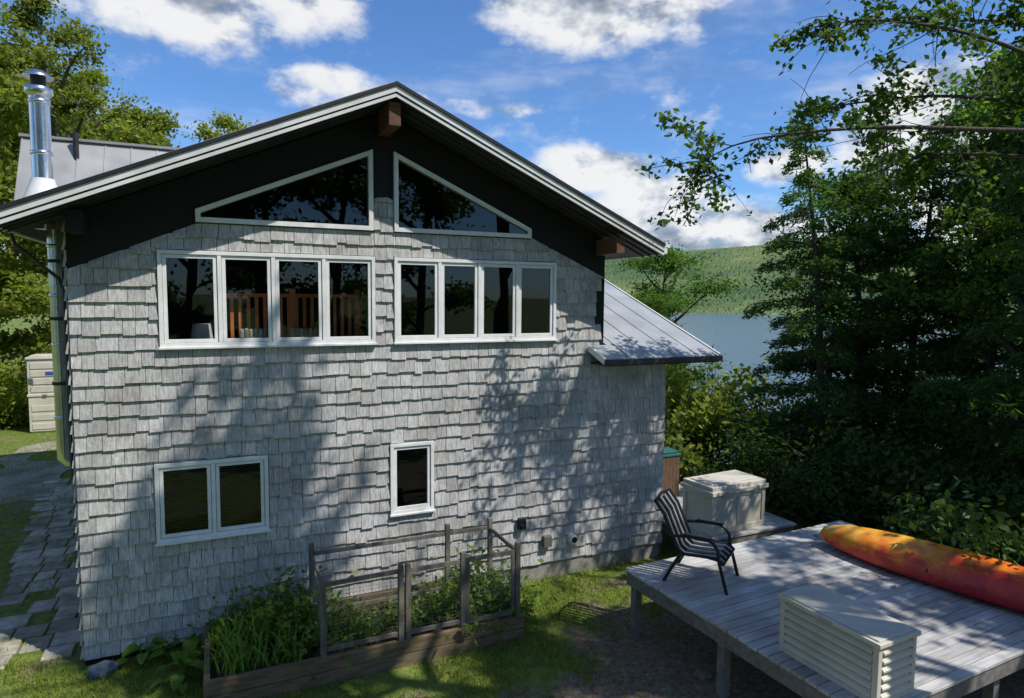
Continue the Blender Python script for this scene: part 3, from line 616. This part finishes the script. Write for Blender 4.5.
r=ramp(N,[(.18,(.85,.50,.05)),(.38,(.82,.28,.02)),(.62,(.64,.06,.015)),(.95,(.38,.008,.025))]); L.new(v,r.inputs[0]); L.new(r.outputs[0],p.inputs['Base Color']); mKayak=m
LK=3.9; nS=48; nC=24; b=MB(); vs=[]
for i in range(nS+1):
    t=i/nS; s=(1-abs(2*t-1)**2.6)**.72; wd=.41*s+.004; hgt=.35*s**.6+.01; zr=.10*(abs(2*t-1)**3)
    for k in range(nC):
        a=2*math.pi*k/nC; ca,sa=math.cos(a),math.sin(a)
        x=t*LK; y=wd*math.copysign(abs(ca)**.8,ca); 
        z=(hgt*math.copysign(abs(sa)**.8,sa)*(1.0 if sa>0 else .22))
        if sa>0: z+=.035*math.exp(-(y/.05)**2)*s - .02*math.exp(-((abs(y)-.19)/.035)**2)*s
        vs.append((x,y,.10+z+zr*.4))
b.add(vs,[(i*nC+k,i*nC+(k+1)%nC,(i+1)*nC+(k+1)%nC,(i+1)*nC+k) for i in range(nS) for k in range(nC)]+[tuple(range(nC)),tuple(range(nS*nC,(nS+1)*nC))],0,True)
ang=math.atan2(-4.75+2.35,8.93-8.36)
KT=Matrix.Translation((8.36,-2.37,.795))@Matrix.Rotation(ang,4,'Z')
kay=b.obj('kayak',mKayak,T=KT); lab(kay,'orange and red kayak lying upside down on the deck','kayak')
b=MB(); b.tube([(1.5+.42*math.cos(a),.24*math.sin(a),.03) for a in np.linspace(0,2*math.pi,25)],.014,6); o=b.obj('cockpit_rim',mBlack); o.parent=kay
b=MB(); b.tube([(-.0,0,.11),(-.05,0,.12),(-.07,0,.10),(-.04,0,.085),(0,0,.095)],.008,6); o=b.obj('grab_handle',mBlack); o.parent=kay
# ------------------------------------------------------------------ trees
def limb_path(p,d,L_,R,n=6,droop=0.,wob=.15):
    pts=[np.array(p,float)]; d=np.array(d,float)
    for i in range(n):
        d=d+R.normal(size=3)*wob; d[2]-=droop/n; d/=np.linalg.norm(d); pts.append(pts[-1]+d*L_/n)
    return pts
def deciduous(name,seed,Ht=11,cb=.3,cw=3.2,nl=30000,leaf=.14,mat=None,sparse=1.,nl1=16,cl=1.,perlimb=False):
    R=np.random.default_rng(seed); root=empty(name); b=MB()
    tp=limb_path((0,0,-1.2),(0,0,1),Ht*.92+1.2,R,9,0,.05); rad=list(np.linspace(Ht*.016,.02,len(tp))); b.tube(tp,rad,9)
    tips=[]
    for k in range(nl1):
        f=cb+(1-cb)*(k+.5)/nl1; z=f*(len(tp)-1); i=min(int(z),len(tp)-2); p=tp[i]+(tp[i+1]-tp[i])*(z-i)
        a=k*2.4+R.uniform(-.4,.4); prof=math.sin(math.pi*min(1,(f-cb)/(1-cb)*.85+.18))**.8
        Ls=cw*prof*R.uniform(.7,1.15)+.3; d=(math.cos(a),math.sin(a),.35+.7*f)
        lp=limb_path(p,d,Ls,R,6,.2,.16); b.tube(lp,list(np.linspace(.05*Ls/2+.015,.01,7)),6)
        lt=[]
        for j in range(5):
            q=lp[R.integers(2,7)]; aa=R.uniform(0,2*math.pi); sl_=Ls*.42*R.uniform(.5,1)
            sp_=limb_path(q,(math.cos(aa),math.sin(aa),R.uniform(-.1,.6)),sl_,R,4,.15,.2); b.tube(sp_,list(np.linspace(.018,.005,5)),4,cap=False)
            lt+= sp_[1:]
        lt+=lp[3:]
        if perlimb: lt=lt if R.random()<sparse else []
        tips+=lt
    tips=np.array(tips); o=b.obj('trunk',mBark,recalc=False); o.parent=root
    if not perlimb:
        keep=R.random(len(tips))<sparse; tips=tips[keep]
    idx=R.integers(0,len(tips),nl); cs=R.uniform(.5,1.3,len(tips))*cl
    C=tips[idx]+R.normal(size=(nl,3))*np.array([.36,.36,.20])*cs[idx][:,None]
    o=quads('crown',leaves(C,leaf,.6,.7,R),mat or mLeafMid); o.parent=root
    return root
def hemlock(name,seed,Ht=11,cw=2.6,n=26000,mat=None,nb=50):
    R=np.random.default_rng(seed); root=empty(name); b=MB()
    tp=limb_path((0,0,-1.5),(0,0,1),Ht+1.5,R,10,0,.025); b.tube(tp,list(np.linspace(Ht*.016,.012,11)),9)
    C=[];A=[]
    for k in range(nb):
        f=.08+.9*(k/nb)**.9; z=f*10; i=min(int(z),9); p=tp[i]+(tp[i+1]-tp[i])*(z-i)
        a=k*2.4+R.uniform(-.5,.5); Ls=cw*(1-f)**.75*R.uniform(.5,1.3)+.25
        lp=limb_path(p,(math.cos(a),math.sin(a),.25),Ls,R,7,.75,.09); b.tube(lp,list(np.linspace(.02+.008*Ls,.005,8)),5,cap=False)
        lp=np.array(lp); m=int(n/nb*Ls/cw*1.9)+30
        t=R.uniform(.12,1,m)**.8*7; ii=np.minimum(t.astype(int),6); q=lp[ii]+(lp[ii+1]-lp[ii])*(t-ii)[:,None]
        dr=np.array([math.cos(a),math.sin(a),-.35]); sidev=np.array([-math.sin(a),math.cos(a),0])
        wdt=(1-t/7*.75)*Ls*.34+.08; s=R.uniform(-1,1,m)
        q=q+sidev*(s*wdt)[:,None]+R.normal(size=(m,3))*np.array([.06,.06,.09]); q[:,2]-=np.abs(s)*wdt*.4
        C.append(q); A.append(dr[None]*.8+sidev[None]*s[:,None])
    C=np.concatenate(C);A=np.concatenate(A)
    o=b.obj('trunk',mBark,recalc=False); o.parent=root
    o=quads('crown',leaves(C,.17,.30,1.3,R,axis=A,droop=.3,jit=.4),mat or mLeafNeedle); o.parent=root
    return root
def shrub(name,seed,Ht=1.8,w_=1.4,nl=7000,leaf=.1,mat=None):
    R=np.random.default_rng(seed); root=empty(name); b=MB(); tips=[]
    for k in range(12):
        a=R.uniform(0,6.28); lp=limb_path((R.normal()*.1,R.normal()*.1,-.2),(math.cos(a)*.6,math.sin(a)*.6,1),Ht*R.uniform(.6,1.05),R,6,.25,.18); b.tube(lp,list(np.linspace(.02,.004,7)),5,cap=False); tips+=lp[2:]
    tips=np.array(tips); tips[:,:2]*=w_/1.0; idx=R.integers(0,len(tips),nl); C=tips[idx]+R.normal(size=(nl,3))*np.array([.24,.24,.17])
    o=b.obj('stems',mBark,recalc=False); o.parent=root; o=quads('foliage',leaves(C,leaf,.55,.7,R),mat or mLeafMid); o.parent=root; return root
def place(root,x,y,s=1.,rz=0.,z=None,first=False,name=None,mats=None,sz=None):
    z=float(gh(x,y)) if z is None else z
    if first: r=root
    else:
        r=root.copy(); COL.objects.link(r)
        for c in root.children:
            k=c.copy(); COL.objects.link(k); k.parent=r; k.matrix_parent_inverse=c.matrix_parent_inverse.copy()
    r.location=(x,y,z); r.rotation_euler=(0,0,rz); r.scale=(s,s,sz or s)
    return r
def lots(root,places,label,cat,group):
    rs=[]
    for i,q in enumerate(places[1:]): rs.append(place(root,*q))
    rs.append(place(root,*places[0],first=True))
    for r in rs: lab(r,label,cat,group)
    return rs
G1='dark trees on the lake bank'; G2='bright trees behind the house'; G3='trees around the yard'
hA=hemlock('hemlock_tree',11,11,3.0,22000,nb=54); hB=hemlock('hemlock_tree',12,12.5,2.7,22000,nb=60)
lots(hA,[(13.7,2.0,.84,.3),(16.6,0.,.98,2.),(22,3.5,1.0,4.),(13.6,-3.2,.85,1.2),(15.2,3.4,.80,3.3)],'dark green hemlock tree with drooping boughs on the lake bank','tree',G1)
lots(hB,[(17.8,3.2,.85,.1),(20.5,-3.5,1.0,3.),(17.5,-3.2,.95,.6),(15.9,1.6,.76,4.1)],'dark green hemlock tree with drooping boughs on the lake bank','tree',G1)
dA=deciduous('broadleaf_tree',21,11,.2,3.2,17000,.135,mLeafDark,sparse=.78,cl=.9)
lots(dA,[(15.0,2.0,.78,.4),(20,-5,1.1,3.),(14.3,-4.8,1.0,4.4),(18,-1,1.05,1.),(15.2,-1.2,.90,5.2),(12.9,7.2,.50,1.7),(17,-4.8,1.1,.9),(15.9,12.6,.88,5.),(18.4,14.6,.86,2.2),(17.2,1.2,1.0,3.9)],'leafy dark green broadleaf tree on the lake bank','tree',G1)
dB=deciduous('broadleaf_tree',22,14,.22,3.8,24000,.20,mLeafLight)
lots(dB,[(-6.8,19,1.,.4),(-2.0,25,.92,2.),(-9.5,15,1.0,1.),(-4.4,27,1.05,4.),(-13,22,1.2,3.),(1.2,27,.86,.2),(-8.2,23.5,1.15,5.),(-10.5,28,1.25,2.2),(-6.5,31,1.2,.9),(-.4,24.5,.9,3.4)],'sunlit yellow green broadleaf tree behind the house','tree',G2)
dC=deciduous('broadleaf_tree',23,15,.35,3.0,9000,.16,mLeafLight,sparse=.55,cl=.8)
lots(dC,[(-4.4,19.5,1.12,.4),(-3.4,24,1.0,2.),(-.6,22,.9,4.)],'tall sparse yellow green tree with bare upper twigs','tree',G2)
sA=shrub('shrub',31,2.2,1.3,8000,.10,mLeafShrub)
lots(sA,[(11.4,.8,1.0,0),(12.6,-.2,1.3,1),(11.6,-2.2,1.2,2),(13.4,-3.6,1.4,3),(11.0,3.2,1.1,4),(11.6,-4.6,1.3,1.4),(14.2,2,1.3,2.2),(15,-2.5,1.5,.3),(15.3,4.6,1.5,2.)],'dark green leafy shrub at the edge of the bank','shrub','shrubs along the bank')
sB=shrub('shrub',32,2.4,1.2,7000,.13,mLeafLight)
lots(sB,[(10.8,5.6,1.45,0),(13.0,8.2,1.7,1),(-6.4,18.5,1.0,2),(-8,16.2,1.1,3),(-4.2,21,1.1,.5),(-10,13,1.2,.5),(-9.2,18.6,1.6,.7)],'bright green leafy shrub','shrub','bright shrubs around the house')
# near overhanging tree (trunk outside the frame)
R=np.random.default_rng(41); root=empty('overhanging_tree',(11.4,-5.6,-.1)); b=MB()
base=np.array([11.4,-5.6,-.1])
tr=[np.array([11.4,-5.6,-.3]),np.array([11.3,-5.5,2.5]),np.array([11.2,-5.4,5.]),np.array([11.0,-5.2,7.4]),np.array([11.2,-5.3,9.0])]
b.tube([p-base for p in tr],[.2,.17,.15,.10,.04],12)
def spl(P,n=14):
    P=[np.array(p,float) for p in P]; o=[]
    for i in range(n+1):
        t=i/n*(len(P)-1); k=min(int(t),len(P)-2); f=t-k; p0=P[max(k-1,0)];p1=P[k];p2=P[k+1];p3=P[min(k+2,len(P)-1)]
        o.append(.5*((2*p1)+(-p0+p2)*f+(2*p0-5*p1+4*p2-p3)*f*f+(-p0+3*p1-3*p2+p3)*f**3))
    return o
bough=[([(11.2,-5.4,5.2),(9.9,-4.8,6.45),(8.6,-3.9,6.7),(7.6,-3.2,6.75),(6.6,-2.5,6.65),(6.1,-2.1,6.4)],.045),
 ([(11.1,-5.3,6.4),(10.0,-4.6,7.3),(8.8,-3.9,7.9),(7.7,-3.3,8.1),(7.2,-3.0,8.0)],.04),
 ([(11.1,-5.3,5.8),(10.2,-4.4,6.9),(9.3,-3.5,7.3),(8.4,-2.8,7.3),(7.8,-2.4,7.2)],.04),
 ([(11.0,-5.2,7.4),(10.2,-4.6,8.4),(9.2,-4.0,9.0),(8.2,-3.5,9.2)],.045),
 ([(11.2,-5.3,5.8),(10.3,-4.2,6.4),(9.4,-3.1,6.6),(8.8,-2.4,6.3)],.04),
 ([(11.2,-5.4,4.4),(10.4,-4.3,5.3),(9.9,-3.3,5.6)],.035),
 ([(11.0,-5.2,7.0),(10.4,-4.4,7.8),(9.8,-3.7,8.3),(9.3,-3.1,8.4)],.035),
 ([(11.1,-5.3,8.2),(11.6,-6.6,9.4),(11.5,-8.0,10)],.05),([(11.1,-5.3,7.6),(12.4,-5.0,8.8),(13.6,-4.4,9.3)],.05)]
tips=[]
for P,r0 in bough:
    s=spl(P); b.tube([p-base for p in s],list(np.linspace(r0,.006,len(s))),7)
    for k in range(32):
        i=R.integers(3,len(s)); p=s[i]; d=s[i]-s[i-1]; d/=np.linalg.norm(d)
        dd=d*.6+R.normal(size=3)*np.array([.75,.75,.6])+np.array([0,0,-.1]); Ls=R.uniform(.4,1.2)*(1 if r0>.036 else .7)
        tw=limb_path(p,dd,Ls,R,5,.3,.15); b.tube([q-base for q in tw],list(np.linspace(.008,.003,6)),4,cap=False)
        if R.random()<.62: tips+=tw[1:]
o=b.obj('trunk',mBark,recalc=False); o.parent=root
tips=np.array(tips)-base; nl=11500; wt=R.random(len(tips))**2.2; idx=R.choice(len(tips),nl,p=wt/wt.sum()); C=tips[idx]+R.normal(size=(nl,3))*np.array([.085,.085,.055])
o=quads('crown',leaves(C,.095,.6,.9,R),mLeafMid); o.parent=root
lab(root,'near broadleaf tree with boughs reaching over the deck','tree')
# trees around the yard (behind the camera): dapple the facade and show in the glass
dE=deciduous('broadleaf_tree',25,16,.5,3.2,5200,.22,mLeafMid,sparse=.5,cl=.8,perlimb=True)
lots(dE,[(11.6,-11.6,1.1,2.4),(7.4,-7.6,1.15,4.4),(16.2,-9.5,1.1,1.)],'tall thinly leaved broadleaf tree at the edge of the yard','tree',G3)
dD=deciduous('broadleaf_tree',24,16,.2,3.8,15000,.24,mLeafMid,sparse=.9)
lots(dD,[(8.2,-18.5,1.,2.),(2.4,-18.5,1.,3.),(-3.5,-17.5,1.0,4.),(-9,-15,1.,5.),(5,-23,1.1,1.),(-1,-23,1.2,1.5),(-14,-22,1.2,2.5),(-18,-8,1.1,.5),(-7,-23,1.2,.7)],'tall leafy broadleaf tree at the edge of the yard','tree',G3)
# ------------------------------------------------------------------ grass and plants
def inside(x,y):
    a=(x>XL-.1)&(x<7.3)&(y>-.04)&(y<10); c=(x>bx0)&(x<bx1)&(y>by0)&(y<by1); return a|c
n=110000; R=np.random.default_rng(5)
x=R.uniform(-3,8.5,n); y=R.uniform(-5.5,.4,n); x2=R.uniform(-12,-1.7,50000); y2=R.uniform(.2,20,50000)
x=np.concatenate([x,x2]);y=np.concatenate([y,y2]); patch=np.sin(x*2.1+1)*np.sin(y*2.7)+.6*np.sin(x*5.3+y*3.1)+R.normal(size=len(x))*.5
path=(x<-1.62)&(x>-4.)&(y>0)
k=~inside(x,y)&(patch>np.where(path,.1,-.45)); under_deck=(x>5.0)&(y<-1.9); k&=~under_deck | (R.random(len(x))<.06)
bareg=np.hypot(x-6.3,y+4.8)<3.0; k&=~bareg|(R.random(len(x))<.15)
x=x[k];y=y[k]; n=len(x); z=gh(x,y); h=R.uniform(.03,.10,n); a=R.uniform(0,6.28,n); wv=.006+.004*R.random(n)
P0=np.stack([x,y,z-.01],1); sdv=np.stack([np.cos(a),np.sin(a),0*a],1)*wv[:,None]; tipv=P0+np.stack([R.normal(size=n)*.03,R.normal(size=n)*.03,h],1)
gq=quads('grass',np.stack([P0-sdv,P0+sdv,tipv],1),mGrass,3); gq['kind']='stuff'
def blades(name,x,y,z,n,L_,w_,mat,seed,spread=.12,arch=1.):
    R=np.random.default_rng(seed); b=MB()
    for k in range(n):
        a=R.uniform(0,6.28); l=L_*R.uniform(.6,1.1); ox,oy=R.normal(size=2)*spread; pts=[]
        for i in range(6):
            t=i/5; rr=l*.55*arch*t**1.4; zz=l*(t-.45*arch*t**2.6); pts.append((ox+math.cos(a)*rr,oy+math.sin(a)*rr,zz))
        sx_,sy_=-math.sin(a),math.cos(a); vs=[]
        for i,pp in enumerate(pts):
            ww=w_*(1-(i/5)**2)*.5+.001; vs+=[(pp[0]-sx_*ww,pp[1]-sy_*ww,pp[2]),(pp[0]+sx_*ww,pp[1]+sy_*ww,pp[2])]
        b.add(vs,[(2*i,2*i+1,2*i+3,2*i+2) for i in range(5)],0,True)
    o=b.obj(name,mat,recalc=False); o.location=(x,y,z); return o
for i,(x,y,n,l) in enumerate([(.15,-1.2,100,.68),(.45,-.75,80,.66),(-.02,-.6,60,.55),(.65,-1.35,50,.55)]):
    lab(blades('daylily_plant',x,y,.14,n,l,.024,mPlant,60+i,.14,.85),'clump of long arching green leaves in the raised bed','plant','leafy clumps in the garden bed')
pb=shrub('garden_plant',33,.75,.55,1300,.09,mPlant)
lots(pb,[(.95,-1.0,1.0,0,.12),(.8,-.5,1.15,1,.12),(1.6,-1.1,.65,2,.12),(2.3,-1.0,.65,3,.12),(2.9,-.9,.75,4,.12),(3.3,-1.2,.95,5,.12),(3.35,-.8,1.15,.6,.12),(.35,-.35,.8,.6,.12)],'leafy green vegetable plant growing in the raised bed','plant','vegetable plants in the garden bed')
def broad(name,x,y,z,n,L_,seed):
    R=np.random.default_rng(seed); b=MB()
    for k in range(n):
        a=R.uniform(0,6.28); l=L_*R.uniform(.6,1.1); rr=R.uniform(.03,.22); c=Vector((math.cos(a)*rr,math.sin(a)*rr,R.uniform(.08,.28))); d=Vector((math.cos(a),math.sin(a),-.25)).normalized(); s=Vector((-math.sin(a),math.cos(a),R.uniform(-.2,.2)))
        b.tube([(0,0,0),tuple(c)],.004,4,cap=False); rim=[]
        for i in range(12):
            t=i/12*2*math.pi; u_=(1-math.cos(t))/2; q=c+d*(l*u_)+s*(l*.42*math.sin(t)*(1.15-u_*.5))+Vector((0,0,-.15*l*u_*u_+.04*abs(math.sin(t)))); rim.append(q)
        b.add([c+d*l*.5]+rim,[(0,1+i,1+(i+1)%12) for i in range(12)],0,True)
    o=b.obj(name,mPlant,recalc=False); o.location=(x,y,z); return o
for i,(x,y,n) in enumerate([(-.55,-.45,16),(-.45,-.95,14),(-.9,-.25,9),(4.05,-.75,10),(-.35,-.2,10)]):
    lab(broad('broadleaf_plant',x,y,-.1,n,.2,80+i),'low plant with wide round leaves beside the garden bed','plant','low broad leaved plants by the wall')
def rock(x,y,z,sx_,sy_,sz_,seed,mat,label):
    import bmesh
    R=random.Random(seed); bm=bmesh.new(); bmesh.ops.create_icosphere(bm,subdivisions=3,radius=1)
    for v in bm.verts:
        n_=v.co.normalized(); k=1+.14*math.sin(n_.x*3+seed)*math.cos(n_.y*4+seed)+.1*math.sin(n_.z*6+n_.x*5+seed)+R.uniform(-.02,.02); v.co=Vector((n_.x*k*sx_,n_.y*k*sy_,n_.z*k*sz_))
    me=bpy.data.meshes.new('rock'); bm.to_mesh(me); bm.free(); me.materials.append(mat); o=bpy.data.objects.new('rock',me); o.location=(x,y,z); COL.objects.link(o); lab(o,label,'rock')
rock(-1.36,-.3,-.06,.15,.12,.12,2,mRock,'blue grey rock at the corner of the house')
rock(5.35,-3.3,-.08,.12,.1,.07,5,mRock2,'brown rock on the bare soil below the deck')
rock(4.9,-3.9,-.1,.09,.1,.06,9,mRock2,'small brown rock on the bare soil')
b=MB(); y=.3; R=random.Random(3)
while y<9.5:
    hgt=R.uniform(.32,.46); xr=-1.74-.13*max(0,y-1)+R.uniform(-.04,.04); x=xr-1.05-R.uniform(0,.15)
    while x<xr-.1:
        w_=R.uniform(.28,.46); z=-.078+R.uniform(-.012,.010)
        if R.random()<.93:
            T=Matrix.Translation((x+w_/2,y+hgt/2,z))@Matrix.Rotation(R.uniform(-.05,.05),4,'Z')@Matrix.Rotation(R.uniform(-.02,.02),4,'X')
            b.box(-w_/2+.014,w_/2-.014,-hgt/2+.014,hgt/2-.014,-.05,0,0,T)
        x+=w_
    y+=hgt
o=b.obj('stone_path',mStone,bevel=.012); struct(o)
m=M('gravel',(.44,.40,.33),(.22,.21,.16),rough=.95,scale=26,bump=1,bscale=60,detail=3,dirt=(.4,.5,.25))
b=MB(); nY=30; pts=[]
for i in range(nY+1):
    y=7.5+i/nY*9; e1=-2.2-.12*y+.25*math.sin(y*1.7); wd=2.0*math.sin(math.pi*min(1,.12+i/nY))**.5+.2*math.sin(y*3.1)
    pts+=[(e1-wd,y,-.088),(e1,y,-.088)]
b.add(pts,[(2*i,2*i+1,2*i+3,2*i+2) for i in range(nY)]); o=b.obj('gravel_path',m,recalc=False); struct(o)
# tall moulded cabinet beyond the house
root=empty('storage_cabinet',(-5.66,16.7,-.1)); lab(root,'tall narrow beige moulded storage cabinet with small blue label','cabinet')
W=.92; b=MB(); b.box(0,W,0,.9,.05,2.45); b.box(.03,W-.03,.03,.87,0,.05)
b.box(-.03,W+.03,-.03,.93,1.22,1.30,0)
for z in (.12,.42,.72,1.36,1.62,1.88,2.14): b.box(.08,W-.08,-.02,-.001,z,z+.2)
o=b.obj('body',[mCream],bevel=.015); o.parent=root
b=MB(); b.box(-.04,W+.04,-.04,.94,2.45,2.53); b.box(.05,W-.05,.05,.85,2.53,2.58); o=b.obj('lid',mCream,bevel=.02); o.parent=root
b=MB(); b.box(.5,.8,-.026,-.021,1.92,2.04); o=b.obj('sign_label',mBlue); o.parent=root
b=MB(); b.box(.40,.52,-.05,-.031,1.23,1.29); o=b.obj('handle',mCreamS); o.parent=root
print('faces',sum(len(m.polygons) for m in bpy.data.meshes))
